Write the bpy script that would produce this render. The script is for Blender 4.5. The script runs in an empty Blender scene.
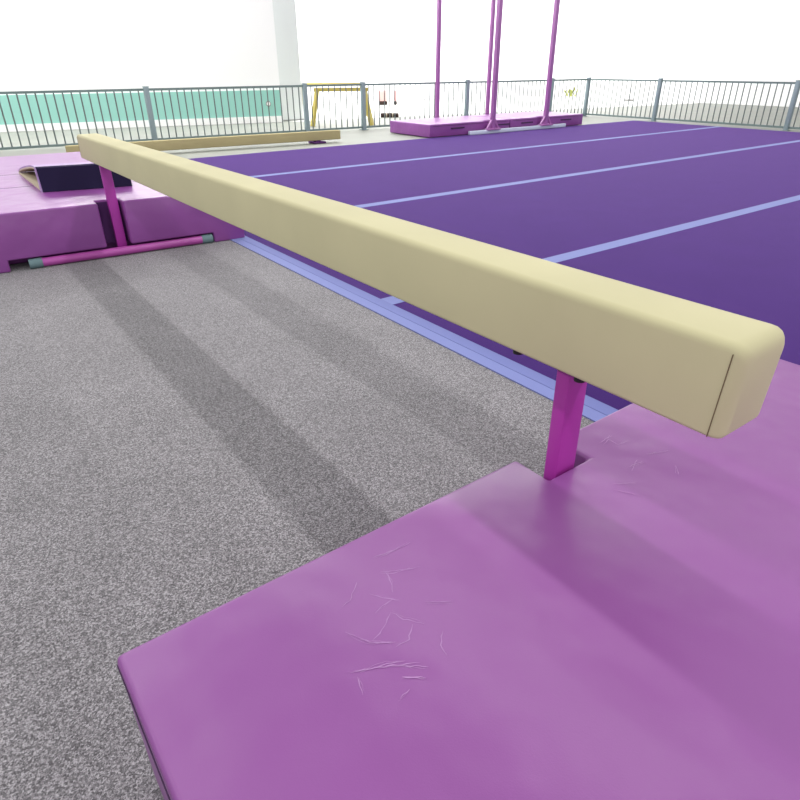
import bpy, bmesh, math, random
from mathutils import Vector, Matrix
random.seed(7)
S = 1.2                      # all coordinates below are in camera heights (1.2 m)
scene = bpy.context.scene
COL = scene.collection

# ------------------------------------------------------------------ materials
def nodes(name):
    m = bpy.data.materials.new(name); m.use_nodes = True
    nt = m.node_tree
    return m, nt, nt.nodes['Principled BSDF']

def simple(name, col, rough=0.5, metal=0.0, var=0.0, vscale=3.0, bump=0.0, bscale=200.0, spec=0.5, sheen=0.0, sheen_rough=0.5, sheen_tint=None, wrinkle=0.0, wscale=4.0):
    m, nt, b = nodes(name)
    b.inputs['Roughness'].default_value = rough
    b.inputs['Metallic'].default_value = metal
    b.inputs['Specular IOR Level'].default_value = spec
    b.inputs['Base Color'].default_value = (*col, 1)
    if sheen:
        b.inputs['Sheen Weight'].default_value = sheen
        b.inputs['Sheen Roughness'].default_value = sheen_rough
        b.inputs['Sheen Tint'].default_value = (*(sheen_tint or (1, 1, 1)), 1)
    tc = nt.nodes.new('ShaderNodeTexCoord')
    if var:
        n = nt.nodes.new('ShaderNodeTexNoise'); n.inputs['Scale'].default_value = vscale
        n.inputs['Detail'].default_value = 4
        nt.links.new(tc.outputs['Object'], n.inputs['Vector'])
        r = nt.nodes.new('ShaderNodeValToRGB')
        r.color_ramp.elements[0].position = 0.3; r.color_ramp.elements[1].position = 0.7
        r.color_ramp.elements[0].color = (*[c * (1 - var) for c in col], 1)
        r.color_ramp.elements[1].color = (*[min(1, c * (1 + var)) for c in col], 1)
        nt.links.new(n.outputs['Fac'], r.inputs['Fac'])
        nt.links.new(r.outputs['Color'], b.inputs['Base Color'])
    last = None
    for st, sc, det in ((bump, bscale, 2), (wrinkle, wscale, 3)):
        if st:
            n2 = nt.nodes.new('ShaderNodeTexNoise'); n2.inputs['Scale'].default_value = sc
            n2.inputs['Detail'].default_value = det
            nt.links.new(tc.outputs['Object'], n2.inputs['Vector'])
            bp = nt.nodes.new('ShaderNodeBump'); bp.inputs['Strength'].default_value = st
            bp.inputs['Distance'].default_value = 0.6 / sc
            nt.links.new(n2.outputs['Fac'], bp.inputs['Height'])
            if last: nt.links.new(last.outputs['Normal'], bp.inputs['Normal'])
            nt.links.new(bp.outputs['Normal'], b.inputs['Normal']); last = bp
    return m

def carpet_mat():
    m, nt, b = nodes('grey speckled carpet')
    b.inputs['Roughness'].default_value = 0.95
    b.inputs['Specular IOR Level'].default_value = 0.1
    b.inputs['Sheen Weight'].default_value = 0.25
    tc = nt.nodes.new('ShaderNodeTexCoord')
    # woven fibre flecks: two sizes of random cells
    vals = []
    for sc in (260, 520):
        vo = nt.nodes.new('ShaderNodeTexVoronoi'); vo.inputs['Scale'].default_value = sc
        nt.links.new(tc.outputs['Object'], vo.inputs['Vector'])
        sp = nt.nodes.new('ShaderNodeSeparateColor'); nt.links.new(vo.outputs['Color'], sp.inputs[0])
        vals.append(sp.outputs[0])
    n = nt.nodes.new('ShaderNodeMix'); n.data_type = 'FLOAT'; n.inputs[0].default_value = 0.40
    nt.links.new(vals[0], n.inputs[2]); nt.links.new(vals[1], n.inputs[3])
    r = nt.nodes.new('ShaderNodeValToRGB')
    e = r.color_ramp.elements
    e[0].position = 0.12; e[0].color = (0.066, 0.063, 0.069, 1)
    e[1].position = 0.90; e[1].color = (0.42, 0.402, 0.428, 1)
    e.new(0.5).color = (0.176, 0.166, 0.180, 1)
    nt.links.new(n.outputs[0], r.inputs['Fac'])
    n3 = nt.nodes.new('ShaderNodeTexNoise'); n3.inputs['Scale'].default_value = 2.2
    n3.inputs['Detail'].default_value = 3
    nt.links.new(tc.outputs['Object'], n3.inputs['Vector'])
    mr = nt.nodes.new('ShaderNodeMapRange')
    mr.inputs['From Min'].default_value = 0.3; mr.inputs['From Max'].default_value = 0.7
    mr.inputs['To Min'].default_value = 0.9; mr.inputs['To Max'].default_value = 1.08
    nt.links.new(n3.outputs['Fac'], mr.inputs['Value'])
    mx = nt.nodes.new('ShaderNodeVectorMath'); mx.operation = 'SCALE'
    nt.links.new(r.outputs['Color'], mx.inputs[0]); nt.links.new(mr.outputs['Result'], mx.inputs['Scale'])
    nt.links.new(mx.outputs['Vector'], b.inputs['Base Color'])
    bp = nt.nodes.new('ShaderNodeBump'); bp.inputs['Strength'].default_value = 0.35; bp.inputs['Distance'].default_value = 0.003
    nt.links.new(n.outputs[0], bp.inputs['Height']); nt.links.new(bp.outputs['Normal'], b.inputs['Normal'])
    return m

M = dict(
    carpet=carpet_mat(),
    hall_floor=simple('pale hall floor', (0.28, 0.29, 0.26), 0.55, var=0.06, vscale=1.5, spec=0.25),
    overexposed_floor=simple('overexposed far floor', (0.80, 0.80, 0.76), 0.5, spec=0.3),  # overexposure of the hall floor put into the colour as white
    wall=simple('white wall paint', (0.93, 0.93, 0.93), 0.6, spec=0.2),
    turquoise=simple('turquoise panel', (0.31, 0.60, 0.53), 0.6, spec=0.2),
    pane=simple('pale grey panel', (0.72, 0.76, 0.75), 0.6, spec=0.2),
    line=simple('grey skirting line', (0.30, 0.31, 0.30), 0.6),
    vinyl=simple('purple vinyl', (0.235, 0.066, 0.272), 0.36, var=0.035, vscale=1.7, bump=0.10, bscale=420, spec=0.5, wrinkle=0.10, wscale=2.2),
    vinyl_far=simple('purple vinyl of far mats', (0.262, 0.070, 0.305), 0.34, var=0.05, vscale=2.5, spec=0.55, wrinkle=0.12, wscale=3.0),
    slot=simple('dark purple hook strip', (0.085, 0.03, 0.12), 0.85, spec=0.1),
    crease=simple('dark purple seam', (0.045, 0.012, 0.06), 0.7),
    scuff=simple('pale scuffed vinyl', (0.40, 0.20, 0.45), 0.6),
    spring=simple('deep purple floor carpet', (0.043, 0.015, 0.125), 0.9, var=0.05, vscale=3, bump=0.25, bscale=260, spec=0.04, sheen=0.29, sheen_rough=0.4, sheen_tint=(0.62, 0.38, 1.0)),
    strip=simple('periwinkle hook tape', (0.175, 0.205, 0.47), 0.8, spec=0.15, bump=0.2, bscale=300, sheen=0.15),
    strip_edge=simple('periwinkle tape, inner row', (0.145, 0.17, 0.42), 0.8, spec=0.15, bump=0.2, bscale=300, sheen=0.15),
    suede=simple('cream suede', (0.54, 0.505, 0.312), 0.85, var=0.045, vscale=2.6, bump=0.12, bscale=500, spec=0.12, sheen=0.1),
    seam=simple('brown seam thread', (0.15, 0.11, 0.06), 0.8),
    tan=simple('tan suede', (0.42, 0.36, 0.20), 0.85, spec=0.1, var=0.05),
    magenta=simple('magenta powder coat', (0.40, 0.036, 0.355), 0.38, spec=0.5),
    tube=simple('magenta painted tube', (0.42, 0.075, 0.36), 0.35, spec=0.5),
    upright=simple('mauve painted steel', (0.40, 0.15, 0.41), 0.4, spec=0.5),
    rubber=simple('grey blue rubber', (0.14, 0.22, 0.24), 0.6, spec=0.3, bump=0.3, bscale=90),
    black=simple('black plastic', (0.012, 0.011, 0.013), 0.5),
    palebar=simple('pale blue grey steel', (0.66, 0.72, 0.86), 0.4, spec=0.5),
    wood=simple('pale wooden rail', (0.55, 0.42, 0.26), 0.5),
    navy=simple('navy carpet cover', (0.022, 0.017, 0.050), 0.9, spec=0.08, bump=0.3, bscale=200),
    lilac=simple('lilac vinyl', (0.36, 0.22, 0.48), 0.4, spec=0.45),
    lining=simple('cream lining', (0.62, 0.55, 0.42), 0.8, spec=0.1),
    post=simple('blue grey post paint', (0.26, 0.33, 0.36), 0.5, spec=0.4),
    bar=simple('grey bar paint', (0.15, 0.175, 0.175), 0.5, spec=0.3),
    rail=simple('grey green rail paint', (0.17, 0.23, 0.23), 0.5, spec=0.3),
    yellow=simple('yellow paint', (0.50, 0.41, 0.11), 0.5, spec=0.3),
    pink=simple('pale pink cloth', (0.62, 0.36, 0.34), 0.8, spec=0.1),
    dark=simple('dark brown', (0.035, 0.022, 0.018), 0.7, spec=0.2),
    khaki=simple('pale khaki band', (0.35, 0.31, 0.24), 0.7),
    leaf=simple('yellow green leaf', (0.30, 0.33, 0.07), 0.6),
    grey=simple('mid grey', (0.25, 0.25, 0.24), 0.6),
)

# ------------------------------------------------------------------ helpers
def finish(bm, angle=35):
    bmesh.ops.recalc_face_normals(bm, faces=bm.faces)

def obj(name, bm, mat, parent=None, smooth=35, kind=None, recalc=True):
    """bm in camera-height units, world space; parented under an Empty keeps its place"""
    if recalc: bmesh.ops.recalc_face_normals(bm, faces=bm.faces)
    off = Vector((0, 0, 0))
    p = parent
    while p is not None:
        off += p.location; p = p.parent
    for v in bm.verts: v.co = v.co * S - off
    me = bpy.data.meshes.new(name); bm.to_mesh(me); bm.free()
    if smooth:
        for f in me.polygons: f.use_smooth = True
        me.set_sharp_from_angle(angle=math.radians(smooth))
    for mm in (mat if isinstance(mat, (list, tuple)) else [mat]): me.materials.append(M[mm])
    o = bpy.data.objects.new(name, me); COL.objects.link(o)
    if parent: o.parent = parent
    if kind: o['kind'] = kind
    return o

def thing(name, label, cat, loc, group=None):
    o = bpy.data.objects.new(name, None); COL.objects.link(o)
    o.empty_display_size = 0.1
    o.location = Vector(loc) * S
    tag(o, label, cat, group)
    return o

def tag(o, label, cat, group=None):
    o['label'] = label; o['category'] = cat
    if group: o['group'] = group
    return o

def box(x0, x1, y0, y1, z0, z1, bev=0.0, seg=3, bm=None):
    bm2 = bmesh.new()
    bmesh.ops.create_cube(bm2, size=1)
    for v in bm2.verts:
        v.co = Vector((x0 if v.co.x < 0 else x1, y0 if v.co.y < 0 else y1, z0 if v.co.z < 0 else z1))
    if bev:
        bmesh.ops.bevel(bm2, geom=list(bm2.edges), offset=bev, segments=seg, profile=0.5, affect='EDGES')
    if bm is None: return bm2
    return merge(bm, bm2)

def merge(a, b):
    me = bpy.data.meshes.new('tmp'); b.to_mesh(me); b.free(); a.from_mesh(me); bpy.data.meshes.remove(me)
    return a

def tube(p, q, r, n=16, r2=None, cap=True):
    p = Vector(p); q = Vector(q); bm = bmesh.new()
    d = q - p
    bmesh.ops.create_cone(bm, cap_ends=cap, segments=n, radius1=r, radius2=r if r2 is None else r2, depth=d.length)
    rot = d.to_track_quat('Z', 'Y').to_matrix().to_4x4()
    bmesh.ops.transform(bm, matrix=Matrix.Translation((p + q) / 2) @ rot, verts=bm.verts)
    return bm

def beam_box(p, q, w, h, bev=0.0):
    """rectangular bar from p to q, w across, h in the other direction"""
    p = Vector(p); q = Vector(q); d = q - p
    bm = box(-w / 2, w / 2, -h / 2, h / 2, -d.length / 2, d.length / 2, bev, 2)
    rot = d.to_track_quat('Z', 'Y').to_matrix().to_4x4()
    bmesh.ops.transform(bm, matrix=Matrix.Translation((p + q) / 2) @ rot, verts=bm.verts)
    return bm

def cells(xs, ys, zs, fill, bev, seg=3):
    """solid made of grid cells, only its outer skin, coplanar faces dissolved, edges rounded"""
    bm = bmesh.new(); vs = {}
    def V(i, j, k):
        if (i, j, k) not in vs: vs[(i, j, k)] = bm.verts.new((xs[i], ys[j], zs[k]))
        return vs[(i, j, k)]
    nx, ny, nz = len(xs) - 1, len(ys) - 1, len(zs) - 1
    F = lambda i, j, k: 0 <= i < nx and 0 <= j < ny and 0 <= k < nz and fill(i, j, k)
    for i in range(nx):
        for j in range(ny):
            for k in range(nz):
                if not F(i, j, k): continue
                if not F(i - 1, j, k): bm.faces.new((V(i, j, k), V(i, j, k + 1), V(i, j + 1, k + 1), V(i, j + 1, k)))
                if not F(i + 1, j, k): bm.faces.new((V(i + 1, j, k), V(i + 1, j + 1, k), V(i + 1, j + 1, k + 1), V(i + 1, j, k + 1)))
                if not F(i, j - 1, k): bm.faces.new((V(i, j, k), V(i + 1, j, k), V(i + 1, j, k + 1), V(i, j, k + 1)))
                if not F(i, j + 1, k): bm.faces.new((V(i, j + 1, k), V(i, j + 1, k + 1), V(i + 1, j + 1, k + 1), V(i + 1, j + 1, k)))
                if not F(i, j, k - 1): bm.faces.new((V(i, j, k), V(i, j + 1, k), V(i + 1, j + 1, k), V(i + 1, j, k)))
                if not F(i, j, k + 1): bm.faces.new((V(i, j, k + 1), V(i + 1, j, k + 1), V(i + 1, j + 1, k + 1), V(i, j + 1, k + 1)))
    bmesh.ops.recalc_face_normals(bm, faces=bm.faces)
    bmesh.ops.dissolve_limit(bm, angle_limit=0.01, verts=bm.verts, edges=bm.edges)
    if bev:
        es = [e for e in bm.edges if len(e.link_faces) == 2 and e.calc_face_angle(0) > 0.5]
        bmesh.ops.bevel(bm, geom=es, offset=bev, segments=seg, profile=0.5, affect='EDGES', clamp_overlap=True)
    return bm

def rotz(bm, ang, c):
    bmesh.ops.rotate(bm, cent=Vector(c), matrix=Matrix.Rotation(ang, 3, 'Z'), verts=bm.verts)
    return bm

def prism(loop, x0, x1, bev=0):
    """closed y-z loop extruded along x"""
    bm = bmesh.new()
    a = [bm.verts.new((x0, y, z)) for y, z in loop]; b = [bm.verts.new((x1, y, z)) for y, z in loop]
    bm.faces.new(a); bm.faces.new(list(reversed(b)))
    n = len(loop)
    for i in range(n): bm.faces.new((a[i], b[i], b[(i + 1) % n], a[(i + 1) % n]))
    return bm

def copy_part(src, parent, loc):
    o = src.copy(); COL.objects.link(o); o.parent = parent; o.location = loc
    return o

# ------------------------------------------------------------------ setting
obj('floor', box(-9, 19, -4, 17.2, -0.12, -0.004), 'hall_floor', kind='structure', smooth=0)
obj('floor_carpet', box(-9, 1.9, -4, 7.9, -0.002, 0.0), 'carpet', kind='structure', smooth=0)
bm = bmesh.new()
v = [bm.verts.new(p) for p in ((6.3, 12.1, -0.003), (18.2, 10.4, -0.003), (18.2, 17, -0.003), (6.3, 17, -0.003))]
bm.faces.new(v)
obj('floor_overexposed', bm, 'overexposed_floor', kind='structure', smooth=0)  # same hall floor, its overexposed part painted white
obj('wall_back', box(5, 19, 17, 17.2, 0, 5), 'wall', kind='structure', smooth=0)
obj('wall_right', box(18.2, 18.4, -4, 17, 0, 5), 'wall', kind='structure', smooth=0)
# left partition: from (-4, 14.86) to (6.07, 12.13)
LW0, LW1 = Vector((-4.0, 14.86)), Vector((6.07, 12.13))
def along(t0, t1, d0, d1, z0, z1):
    u = (LW1 - LW0).normalized(); n = Vector((-u.y, u.x)); L = (LW1 - LW0).length
    b = bmesh.new(); ps = []
    for z in (z0, z1):
        for (t, d) in ((t0 * L, d0), (t1 * L, d0), (t1 * L, d1), (t0 * L, d1)):
            q = LW0 + u * t + n * d
            ps.append(b.verts.new((q.x, q.y, z)))
    for f in ((0, 1, 2, 3), (4, 5, 6, 7), (0, 1, 5, 4), (1, 2, 6, 5), (2, 3, 7, 6), (3, 0, 4, 7)): b.faces.new([ps[i] for i in f])
    return b
obj('wall_left', along(0, 1, 0, 0.12, 0, 5), 'wall', kind='structure', smooth=0)
obj('trim_1', along(0, 1, -0.02, -0.002, 0.115, 0.57), 'turquoise', kind='structure', smooth=0)
obj('baseboard_left', along(0, 1, -0.035, -0.002, 0.0, 0.113), 'wall', kind='structure', smooth=0)
bm = bmesh.new()
box(6.12, 6.66, 12.35, 12.45, 0, 5, bm=bm)
obj('wall_return', bm, 'pane', kind='structure', smooth=0)
obj('baseboard_back', box(6.12, 6.66, 12.31, 12.345, 0, 0.02), 'line', kind='structure', smooth=0)

# ------------------------------------------------------------------ balance beam
bb = thing('balance_beam', 'long cream suede balance beam on magenta legs, running across the picture', 'balance beam', (0.84, 2.3, 0))
BX0, BX1 = 0.788, 0.914
def loft_beam(y0, y1):
    """padded beam: rounded section, swept along y, with softly rounded ends"""
    bm = bmesh.new(); rings = []
    ends = [0.0, 0.0025, 0.006, 0.011, 0.018, 0.027, 0.038]
    ysec = [y0 + d for d in ends] + [y0 + (y1 - y0) * k / 12 for k in range(1, 12)] + [y1 - d for d in reversed(ends)]
    for y in ysec:
        d = min(y - y0, y1 - y); zt = 0.677 - 0.007 * (y - 0.33); zb = 0.5315 - 0.0033 * (y - 0.33)
        ins = 0.018 - math.sqrt(max(0, 0.018 ** 2 - max(0, 0.018 - d) ** 2))
        drop = 0.024 - math.sqrt(max(0, 0.024 ** 2 - max(0, 0.024 - d) ** 2))
        lift = 0.006 - math.sqrt(max(0, 0.006 ** 2 - max(0, 0.006 - d) ** 2))
        drop = min(drop, 0.022)
        x0, x1, a, b = BX0 + ins, BX1 - ins, zb + lift, zt - drop
        pts = []
        for cx, cz, r, s0 in ((x1 - 0.007, a + 0.007, 0.007, -90), (x1 - 0.019, b - 0.019, 0.019, 0), (x0 + 0.015, b - 0.015, 0.015, 90), (x0 + 0.007, a + 0.007, 0.007, 180)):
            for k in range(6):
                t = math.radians(s0 + 18 * k)
                pts.append((cx + r * math.cos(t), y, cz + r * math.sin(t)))
        rings.append([bm.verts.new(p) for p in pts])
    for ra, rb in zip(rings[:-1], rings[1:]):
        n = len(ra)
        for q in range(n): bm.faces.new((ra[q], ra[(q + 1) % n], rb[(q + 1) % n], rb[q]))
    bm.faces.new(rings[0]); bm.faces.new(list(reversed(rings[-1])))
    return bm
body = loft_beam(0.320, 4.265)
for vv in body.verts:
    if vv.co.y < 1: vv.co.y -= 0.006 * (vv.co.z - 0.53) / 0.14 * max(0, 1 - (vv.co.y - 0.32) / 0.4)
beam_body = obj('beam_body', body, 'suede', bb, smooth=50)
for ys in (0.337, 4.247):
    sm = beam_box((BX0 - 0.0003, ys, 0.533 - 0.0033 * (ys - 0.33)), (BX0 - 0.0003, ys - 0.005, 0.663 - 0.007 * (ys - 0.33)), 0.0012, 0.0012)
    obj('end_seam', sm, 'seam', beam_body)['label'] = 'dark stitched seam'
for yl, lx0, lx1 in ((0.640, 0.845, 0.903), (3.975, 0.819, 0.873)):
    leg = box(lx0, lx1, yl - 0.016, yl + 0.016, 0.036, 0.522, 0.004, 2)
    obj('leg', leg, 'magenta', bb)
    br = box(0.83, 0.88, yl - 0.05, yl + 0.14, 0.521, 0.531, 0.002, 1)
    obj('mounting_plate', br, 'black', bb)
    for yk in (yl - 0.037, yl + 0.115):
        kb = tube((0.846, yk, 0.497), (0.846, yk, 0.524), 0.0105, 12)
        obj('clamp_bolt', kb, 'black', bb)
    rot = -0.055
    yt = yl - 0.055 if yl > 2 else yl
    def T(b): return rotz(b, rot, (0.851, yt, 0))
    obj('foot_tube', T(tube((0.40, yt, 0.0275), (1.31, yt, 0.0275), 0.0245, 20)), 'tube', bb)
    for xa, xb in ((0.335, 0.402), (1.308, 1.375)):
        c = tube((xa, yt, 0.0275), (xb, yt, 0.0275), 0.0272, 20)
        merge(c, tube((xa + 0.012, yt, 0.0275), (xa + 0.02, yt, 0.0275), 0.0275, 20))
        merge(c, tube((xb - 0.02, yt, 0.0275), (xb - 0.012, yt, 0.0275), 0.0275, 20))
        obj('rubber_sleeve', T(c), 'rubber', bb)

# ------------------------------------------------------------------ big mats round the legs
h = 0.285
mn = thing('landing_mat', 'nearest purple vinyl landing mat, scuffed, filling the bottom right corner', 'mat', (0.9, -0.3, 0), 'purple landing mats at the beam legs')
xs = [0.022, 0.24, 0.815, 0.938, 1.40, 1.752]; ys = [-1.1, 0.50, 0.618, 0.707]; zs = [0.0, 0.068, h]
def fn(i, j, k):
    if k == 0 and 1 <= i <= 3 and j >= 1: return False       # tunnel for the foot tube
    if i == 2 and j == 2: return False                        # notch for the leg
    return True
near = rotz(cells(xs, ys, zs, fn, 0.010, 3), 0.0075, (0.9, 0.706, 0))
obj('mat_body', near, 'vinyl', mn, smooth=40)
# piping under the top edge of the left side
obj('side_seam', tube((0.0215, -1.08, h - 0.013), (0.0215, 0.692, h - 0.013), 0.0009, 8), 'crease', mn)
SC = [[(0.404, 0.606), (0.421, 0.595), (0.451, 0.588)], [(0.414, 0.606), (0.408, 0.58), (0.397, 0.562)], [(0.368, 0.581), (0.379, 0.563), (0.389, 0.55), (0.396, 0.544)], [(0.389, 0.55), (0.369, 0.549), (0.352, 0.544)], [(0.373, 0.531), (0.348, 0.515), (0.32, 0.504)], [(0.373, 0.531), (0.38, 0.51), (0.399, 0.484)], [(0.384, 0.495), (0.364, 0.477), (0.342, 0.477)], [(0.309, 0.518), (0.32, 0.504), (0.341, 0.485)], [(0.279, 0.473), (0.31, 0.465), (0.339, 0.452)], [(0.329, 0.448), (0.358, 0.425)], [(0.321, 0.435), (0.345, 0.414)], [(0.299, 0.41), (0.318, 0.414)], [(0.41, 0.458), (0.393, 0.443), (0.39, 0.425)], [(0.425, 0.516), (0.46, 0.493)], [(0.425, 0.636), (0.487, 0.635)], [(0.415, 0.644), (0.456, 0.636)], [(0.406, 0.608), (0.464, 0.579)], [(0.365, 0.612), (0.336, 0.588), (0.32, 0.583)], [(0.298, 0.541), (0.317, 0.505), (0.345, 0.484)], [(0.268, 0.481), (0.305, 0.464), (0.353, 0.437)], [(0.272, 0.469), (0.263, 0.443)], [(0.32, 0.433), (0.343, 0.413)], [(1.0, 0.64), (1.048, 0.642)], [(1.0, 0.63), (1.029, 0.637), (1.026, 0.611), (1.058, 0.606)], [(0.971, 0.549), (1.012, 0.542)], [(0.966, 0.536), (1.009, 0.553)], [(0.899, 0.532), (0.939, 0.509)], [(1.042, 0.554), (1.092, 0.534)], [(1.055, 0.494), (1.029, 0.473)], [(0.89, 0.516), (0.909, 0.48)]]
bm = bmesh.new()
def ribbon(bm, pts, w, z):
    P = [Vector((x, y, z)) for x, y in pts]
    D = []
    for a, b in zip(P[:-1], P[1:]):
        n = max(2, int((b - a).length / 0.006))
        for i in range(n): D.append(a.lerp(b, i / n))
    D.append(P[-1])
    n = len(D); prev = None
    for i, p in enumerate(D):
        t = (D[min(i + 1, n - 1)] - D[max(i - 1, 0)]).normalized(); s = Vector((-t.y, t.x, 0))
        p = p + s * random.uniform(-0.0012, 0.0012)
        ww = w * random.uniform(0.35, 1.0) * min(1, 0.25 + 4 * min(i, n - 1 - i) / n)
        a, b = bm.verts.new(p + s * ww), bm.verts.new(p - s * ww)
        if prev: bm.faces.new((prev[0], prev[1], b, a))
        prev = (a, b)
for i_s, l in enumerate(SC):
    zz = h + 0.0003 + 0.00002 * i_s
    ribbon(bm, l, 0.0010, zz)
    if random.random() < 0.8:
        ribbon(bm, [(x + random.uniform(-.004, .004), y + random.uniform(-.004, .004)) for x, y in l], 0.0004, zz + 0.00001)
for f in bm.faces:
    f.normal_update()
    if f.normal.z < 0: f.normal_flip()
obj('scuff_marks', bm, 'scuff', mn, smooth=0, recalc=False, kind='stuff')['label'] = 'pale scratched scuff marks'

hf = 0.312
mf = thing('landing_mat', 'far purple landing mat behind the far beam leg, carrying the navy folded mat', 'mat', (0.86, 5.4, 0), 'purple landing mats at the beam legs')
xs = [0.10, 0.24, 0.752, 0.888, 1.385, 1.59]; ys = [3.905, 4.02, 4.07, 6.60]; zs = [0.0, 0.062, hf]
def ff(i, j, k):
    if k == 0 and 1 <= i <= 3 and j <= 1: return False
    if i == 2 and j <= 0: return False
    return True
far = cells(xs, ys, zs, ff, 0.011, 3)
FR = -0.058
rotz(far, FR, (0.86, 3.92, 0))
fb = obj('mat_body', far, 'vinyl_far', mf, smooth=40)
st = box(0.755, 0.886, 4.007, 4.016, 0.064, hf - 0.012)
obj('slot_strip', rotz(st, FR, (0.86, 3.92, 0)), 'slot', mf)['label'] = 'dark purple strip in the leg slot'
for yy in (4.78, 5.40):
    sm = box(0.112, 0.60, yy - 0.006, yy + 0.006, hf - 0.002, hf + 0.0006)
    obj('fold_seam', rotz(sm, FR, (0.86, 3.92, 0)), 'crease', mf)

# folded navy mat on the far landing mat
z0 = hf + 0.001
fm = thing('folded_mat', 'navy folded mat with cream lining lying on the far purple mat', 'mat', (0.83, 4.95, z0))
th = 0.016
arc = [(5.44, z0 + 0.012), (5.36, z0 + 0.040), (5.22, z0 + 0.066), (5.06, z0 + 0.090), (4.88, z0 + 0.115), (4.72, z0 + 0.134), (4.60, z0 + 0.143), (4.54, z0 + 0.142)]
inn = [(5.40, z0 + 0.014), (5.32, z0 + 0.034), (5.20, z0 + 0.052), (5.05, z0 + 0.074), (4.87, z0 + 0.099), (4.72, z0 + 0.117), (4.61, z0 + 0.126), (4.56, z0 + 0.126)]
def skew(b):
    for vv in b.verts: vv.co.y -= 0.21 * (vv.co.x - 0.58) + 0.0
    return b
mid = [((a[0] + b[0]) / 2, (a[1] + b[1]) / 2) for a, b in zip(arc, inn)]
obj('top_panel', skew(prism(arc + list(reversed(mid)), 0.566, 1.075)), 'lilac', fm, smooth=40)
obj('lining', skew(prism(mid + list(reversed(inn)), 0.566, 1.075)), 'lining', fm, smooth=40)
obj('front_panel', skew(prism([(4.545, z0 + 0.143), (4.515, z0 + 0.138), (4.485, z0 + 0.001), (4.51, z0)], 0.570, 1.075)), 'navy', fm, smooth=40)
obj('front_binding', skew(prism([(4.558, z0 + 0.138), (4.522, z0 + 0.134), (4.492, z0 + 0.001), (4.545, z0)], 0.5635, 0.5695)), 'lilac', fm, smooth=40)
obj('base_panel', skew(prism([(4.512, z0), (4.512, z0 + 0.011), (5.41, z0 + 0.011), (5.44, z0 + 0.008), (5.44, z0)], 0.566, 1.075)), 'lining', fm, smooth=40)

# ------------------------------------------------------------------ floor exercise area
fx = thing('floor_exercise_mat', 'big deep purple carpeted floor area with periwinkle tape lines', 'gym floor', (6.5, 2.5, 0))
ZF = 0.005
obj('carpet_top', box(1.603, 11.55, -3.5, 7.90, 0.0, ZF), 'spring', fx, smooth=0)
obj('border_tape', box(1.487, 1.545, -3.5, 7.90, 0.0, ZF), 'strip', fx, smooth=0)
obj('border_tape', box(1.545, 1.603, -3.5, 7.90, 0.0, ZF + 0.0012), 'strip_edge', fx, smooth=0)
for yl in (2.283, 4.235, 6.14, 0.35, -1.58):
    obj('line_tape', box(1.6035, 11.55, yl - 0.050, yl + 0.050, ZF - 0.004, ZF + 0.0012), 'strip', fx, smooth=0)

# ------------------------------------------------------------------ low floor beam at the back
fbm = thing('floor_beam', 'low tan floor beam lying at the back edge of the purple floor', 'balance beam', (3.3, 8.6, 0))
A, B = Vector((1.47, 8.72)), Vector((5.10, 8.365))
u = (B - A).normalized(); ang = math.atan2(u.y, u.x); L = (B - A).length
def FB(b):
    rotz(b, ang, (0, 0, 0))
    for vv in b.verts: vv.co += Vector((A.x, A.y, 0))
    return b
obj('beam_body', FB(box(0, L, 0, 0.085, 0.035, 0.158, 0.010, 3)), 'tan', fbm)
for t in (0.35, L - 0.36):
    obj('foot_block', FB(box(t - 0.10, t + 0.10, -0.06, 0.145, 0.0, 0.022, 0.006, 2)), 'slot', fbm)
    obj('foot_post', FB(box(t - 0.04, t + 0.04, 0.0, 0.08, 0.020, 0.037)), 'slot', fbm)

# ------------------------------------------------------------------ back mats and bar frames
HB = 0.188
def back_mat(x0, x1, label, notches, handles):
    t = thing('crash_mat', label, 'mat', ((x0 + x1) / 2, 8.4, 0), 'purple crash mats at the back')
    xs = sorted([x0, x1] + [q for n in notches for q in n]); ys = [7.92, 8.05, 8.97]; zs = [0.0, 0.03, HB]
    z0 = ZF + 0.001
    zs = [z0, z0 + 0.028, HB]
    cut = [xs.index(n[0]) for n in notches]
    def fl(i, j, k): return not (j == 0 and i in cut)
    b = cells(xs, ys, zs, fl, 0.014, 3)
    obj('mat_body', b, 'vinyl_far', t, smooth=40)
    for hx in handles:
        obj('handle', box(hx - 0.14, hx + 0.14, 7.908, 7.921, 0.105, 0.125, 0.004, 2), 'crease', t)['label'] = 'dark carry handle strap'
    obj('corner_seam', box(x0 + 0.06, x1 - 0.06, 7.914, 7.9205, HB - 0.030, HB - 0.026), 'crease', t)
    return t
back_mat(6.42, 8.13, 'left one of the purple crash mats at the back by the fence', [(7.56, 7.78)], [6.98, 7.99])
back_mat(8.15, 10.02, 'right one of the purple crash mats at the back by the fence', [(8.80, 9.04)], [8.55, 9.55])

bf = thing('gym_bar_frame', 'mauve bar uprights on a pale base bar, in front of the crash mats', 'gymnastics bars', (8.5, 7.83, 0), 'mauve bar frames at the back')
YB = 7.84
obj('base_bar', box(7.16, 9.44, YB - 0.03, YB + 0.03, ZF + 0.001, 0.062, 0.008, 2), 'palebar', bf)
for xu in (7.66, 8.92):
    obj('upright', box(xu - 0.036, xu + 0.036, YB - 0.035, YB + 0.035, 0.064, 2.30, 0.012, 2), 'upright', bf)
    obj('foot_plate', box(xu - 0.14, xu + 0.14, YB - 0.06, YB + 0.05, 0.055, 0.078, 0.006, 2), 'upright', bf)
    for sx in (-1, 1):
        obj('brace', beam_box((xu + sx * 0.125, YB - 0.01, 0.07), (xu + sx * 0.03, YB - 0.01, 0.20), 0.03, 0.03), 'upright', bf)
obj('rail', tube((7.56, YB, 2.27), (9.02, YB, 2.27), 0.018, 16), 'wood', bf)
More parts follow.
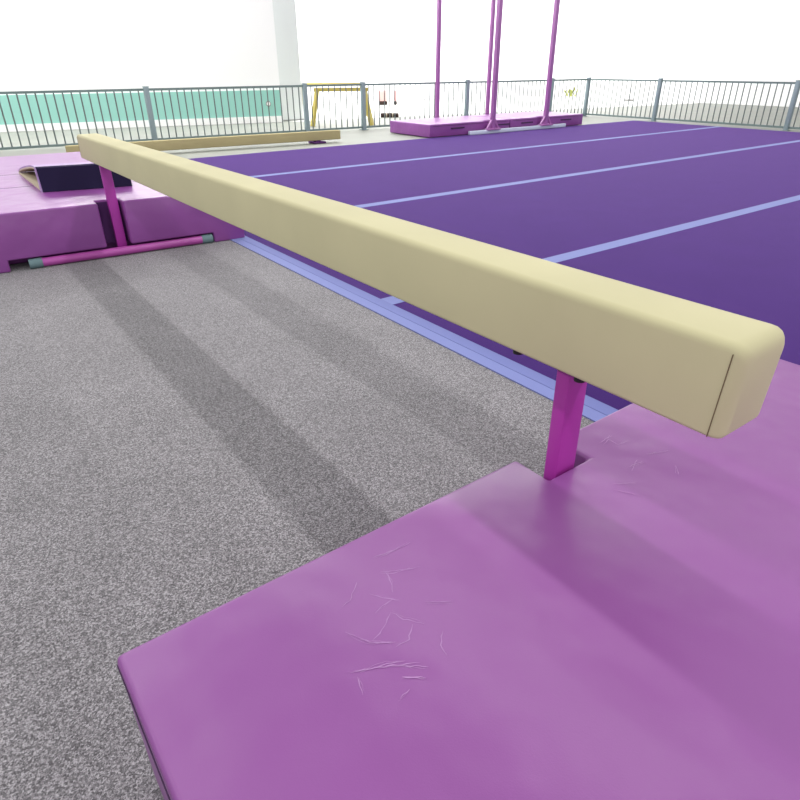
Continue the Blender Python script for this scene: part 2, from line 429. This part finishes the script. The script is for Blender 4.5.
bf = thing('gym_bar_frame', 'thin mauve uprights rising behind the crash mats, close to the fence', 'gymnastics bars', (8.2, 9.22, 0), 'mauve bar frames at the back')
for xu in (7.63, 8.85):
    obj('upright', box(xu - 0.032, xu + 0.032, 9.19, 9.25, 0.045, 2.50, 0.010, 2), 'upright', bf)
    obj('foot_plate', box(xu - 0.12, xu + 0.12, 9.14, 9.30, 0.0, 0.02, 0.005, 2), 'upright', bf)
obj('base_bar', box(7.4, 9.1, 9.195, 9.245, 0.018, 0.06, 0.006, 2), 'palebar', bf)
obj('rail', tube((7.50, 9.22, 2.46), (9.00, 9.22, 2.46), 0.018, 16), 'wood', bf)

# ------------------------------------------------------------------ fence
def fy(x): return 10.15 - (x - 0.9) * (10.15 - 9.3) / (11.75 - 0.9)
FT = 0.70
corner = Vector((11.80, fy(11.80)))
posts = [Vector((x, fy(x))) for x in (0.42, 2.90, 5.34, 6.405, 8.62, 10.76)] + [corner, Vector((11.80, 7.62)), Vector((11.80, 5.13)), Vector((11.80, 2.60))]
plabels = ['blue grey fence post at the far left end, beyond the turquoise wall panel',
           'blue grey fence post in front of the turquoise wall panel',
           'blue grey fence post just left of the yellow trestles, above the tan floor beam',
           'blue grey fence post between the yellow trestles and the left crash mat',
           'blue grey fence post behind the left crash mat, between its two mauve uprights',
           'blue grey fence post behind the right crash mat, beside its mauve upright',
           'blue grey fence post at the back right corner of the purple floor',
           'blue grey fence post right of the corner, in the middle of the right fence',
           'blue grey fence post nearest to the right edge of the picture',
           'blue grey fence post at the near end of the right fence']
proto_post = None
for p, lb in zip(posts, plabels):
    r = thing('fence_post', lb, 'fence post', (p.x, p.y, 0), 'fence posts')
    if proto_post is None:
        proto_post = [obj('post_tube', box(p.x - 0.034, p.x + 0.034, p.y - 0.034, p.y + 0.034, 0.006, FT + 0.03, 0.005, 2), 'post', r),
                      obj('base_plate', box(p.x - 0.06, p.x + 0.06, p.y - 0.06, p.y + 0.06, 0.0, 0.008), 'post', r),
                      obj('post_cap', box(p.x - 0.037, p.x + 0.037, p.y - 0.037, p.y + 0.037, FT + 0.03, FT + 0.042, 0.004, 1), 'post', r)]
    else:
        for q in proto_post: copy_part(q, r, q.location)
flabels = ['grey barred fence panel in front of the turquoise wall, left of the first post',
           'grey barred fence panel behind the tan floor beam, between two posts',
           'short grey barred fence panel with the yellow trestles showing through it',
           'grey barred fence panel behind the left crash mat, with the dark roller beyond',
           'grey barred fence panel behind the seam between the two crash mats',
           'grey barred fence panel at the back right corner, right of the crash mats',
           'grey barred fence panel on the right side, next to the corner',
           'grey barred fence panel across the right side of the purple floor',
           'grey barred fence panel at the very right edge of the picture']
bar_proto = None
for (p, q), lb in zip(zip(posts[:-1], posts[1:]), flabels):
    r = thing('railing', lb, 'fence', (p.x, p.y, 0), 'fence panels')
    d = (q - p); L = d.length; u = d / L
    a, b = p + u * 0.036, q - u * 0.036
    obj('rail', beam_box((a.x, a.y, 0.042), (b.x, b.y, 0.042), 0.030, 0.030), 'rail', r)
    obj('rail', beam_box((a.x, a.y, FT), (b.x, b.y, FT), 0.030, 0.030), 'rail', r)
    n = max(2, round(L / 0.107))
    for i in range(1, n):
        c = p + u * (L * i / n)
        if bar_proto is None:
            bar_proto = obj('bar', tube((c.x, c.y, 0.055), (c.x, c.y, FT - 0.01), 0.0095, 8), 'bar', r)
            bar_loc = Vector((c.x - p.x, c.y - p.y, 0))
        else:
            # the shared bar mesh already carries the first bar's offset from its panel
            off = (Vector((c.x - p.x, c.y - p.y, 0)) - bar_loc) * S
            copy_part(bar_proto, r, off)

# ------------------------------------------------------------------ things beyond the fence
def trestle(loc, hw, top, ht, label, dx, dy):
    t = thing('trestle', label, 'trestle', (loc[0], loc[1], 0), 'yellow trestles')
    c = Vector((loc[0], loc[1], 0)); w = Vector((dx, dy, 0)).normalized(); n = Vector((-w.y, w.x, 0))
    for s in (-1, 1):
        for k in (-1, 1):
            obj('leg', beam_box(c + w * s * hw + n * k * 0.10 + Vector((0, 0, 0.0)), c + w * s * top + n * k * 0.03 + Vector((0, 0, ht)), 0.085, 0.05), 'yellow', t)
    obj('top_bar', beam_box(c - w * (top + 0.06) + Vector((0, 0, ht)), c + w * (top + 0.06) + Vector((0, 0, ht)), 0.08, 0.06), 'yellow', t)
    return t
trestle((6.57, 10.70), 0.55, 0.43, 0.60, 'front yellow trestle with splayed legs, just behind the short fence panel', 0.96, -0.53)
trestle((7.72, 12.95), 0.76, 0.66, 0.62, 'rear yellow trestle with splayed legs, behind the front trestle', 1.27, -1.07)

t = thing('roller', 'dark brown roller with two pale bands, low on the floor behind the fence', 'roller', (8.36, 11.6, 0))
d = Vector((0.24, -0.20, 0)).normalized()
c = Vector((8.32, 11.62, 0.05))
obj('roller_body', tube(c - d * 0.19, c + d * 0.19, 0.045, 16), 'dark', t)
for k in (-0.065, 0.065):
    obj('band', tube(c + d * (k - 0.012), c + d * (k + 0.012), 0.047, 16), 'khaki', t)

def bag(x, y, w, label):
    t = thing('bag', label, 'bag', (x, y, 0), 'pink bags')
    dd = Vector((0.83, -0.55, 0)); c = Vector((x, y, 0))
    for nm, za, zb, mt, ww in (('bag_base', 0.0, 0.10, 'dark', w), ('bag_body', 0.095, 0.36, 'pink', w * 0.93)):
        b = box(-ww, ww, -0.09, 0.09, za, zb, 0.03, 3)
        rotz(b, math.atan2(dd.y, dd.x), (0, 0, 0))
        for vv in b.verts: vv.co += c
        obj(nm, b, mt, t)
bag(10.95, 15.6, 0.115, 'larger pale pink bag with dark base on the overexposed far floor, between the trestle legs')
bag(11.23, 15.41, 0.045, 'narrow pale pink bag with dark base, right of the larger pink bag')

# plant far behind the right crash mat
t = thing('plant', 'small yellow green plant far beyond the fence, right of the crash mats', 'plant', (16.2, 13.4, 0))
bm = bmesh.new()
for i in range(46):
    a = random.uniform(0, 2 * math.pi); e = random.uniform(0.1, 1.2); L = random.uniform(0.10, 0.22)
    base = Vector((16.2 + random.uniform(-.17, .17), 13.4 + random.uniform(-.17, .17), random.uniform(0.10, 0.28)))
    dr = Vector((math.cos(a) * math.cos(e), math.sin(a) * math.cos(e), math.sin(e)))
    s = dr.cross(Vector((0, 0, 1))).normalized() * 0.03; up = s.cross(dr).normalized() * 0.008
    vs = [bm.verts.new(q) for q in (base, base + dr * L * 0.5 + s, base + dr * L, base + dr * L * 0.5 - s, base + dr * L * .5 + up, base + dr * L * .5 - up)]
    for f in ((0, 1, 4), (1, 2, 4), (2, 3, 4), (3, 0, 4), (1, 0, 5), (2, 1, 5), (3, 2, 5), (0, 3, 5)): bm.faces.new([vs[i] for i in f])
obj('foliage', bm, 'leaf', t, smooth=0)
obj('pot', tube((16.2, 13.4, 0), (16.2, 13.4, 0.14), 0.07, 14, 0.10), 'wall', t)

t = thing('stand', 'small grey floor stand with a round foot, far beyond the right fence', 'stand', (17.6, 12.3, 0))
obj('foot', tube((17.6, 12.3, 0), (17.6, 12.3, 0.05), 0.14, 20, 0.12), 'grey', t)
obj('pole', tube((17.6, 12.3, 0.05), (17.6, 12.3, 0.42), 0.02, 10), 'grey', t)

# round fitting on the turquoise panel
u = (LW1 - LW0).normalized(); q = LW0 + u * ((LW1 - LW0).length * 0.975)
n3 = Vector((u.y, -u.x, 0))
p0 = Vector((q.x, q.y, 0.335)) + n3 * 0.0205
t = thing('wall_fitting', 'small round pale fitting on the turquoise wall panel', 'wall fitting', p0)
obj('ring', tube(p0, p0 + n3 * 0.02, 0.048, 20), 'grey', t)
obj('face', tube(p0 + n3 * 0.0202, p0 + n3 * 0.028, 0.034, 20), 'wall', t)

# ------------------------------------------------------------------ light
def strip(name, x, y, z, sx, sy, power, size_axis='y'):
    l = bpy.data.lights.new(name, 'AREA'); l.shape = 'RECTANGLE'
    l.size = sx * S; l.size_y = sy * S; l.energy = power; l.color = (1.0, 0.985, 0.96)
    o = bpy.data.objects.new(name, l); COL.objects.link(o)
    o.location = Vector((x, y, z)) * S
    if name.startswith('hall'): l.color = (1, 1, 1)
    return o
for x, pw in ((2.72, 790), (-1.42, 560)):
    strip('ceiling_strip_light', x, 4.0, 5.0, 0.20, 26, pw)
for x, pw in ((7.2, 600), (11.6, 700), (-6.0, 1300)):
    strip('ceiling_strip_light', x, 4.0, 5.0, 0.5, 26, pw)
# bright lamps of the far hall beyond the fence
for y in (12.2, 15.0):
    strip('hall_strip_light', 8.0, y, 4.8, 24, 0.4, 1900)
# added fill light behind the camera, lifts the near end of the beam
o = strip('rear_fill_light', 1.0, -12.0, 2.6, 14, 3.0, 420); o.rotation_euler = (math.radians(90), 0, 0)
w = bpy.data.worlds.new('hall'); scene.world = w; w.use_nodes = True
bg = w.node_tree.nodes['Background']
bg.inputs['Color'].default_value = (0.97, 0.98, 1.0, 1); bg.inputs['Strength'].default_value = 0.50

# ------------------------------------------------------------------ camera
cam = bpy.data.cameras.new('camera'); cam.sensor_width = 36; cam.sensor_fit = 'HORIZONTAL'
cam.lens = 613.97 / 800 * 36; cam.shift_y = -2 / 800; cam.clip_start = 0.02
co = bpy.data.objects.new('camera', cam); COL.objects.link(co)
R = Matrix(((0.8039142, 0.2874757, -0.5206531), (-0.5947259, 0.3815005, -0.7076429), (-0.0048007, 0.8785301, 0.4776629)))
co.matrix_world = Matrix.Translation((0, 0, S)) @ R.to_4x4()
scene.camera = co
scene.view_settings.view_transform = 'Standard'; scene.view_settings.look = 'None'
scene.view_settings.exposure = -0.36; scene.view_settings.gamma = 1.0; scene.view_settings.use_curve_mapping = False
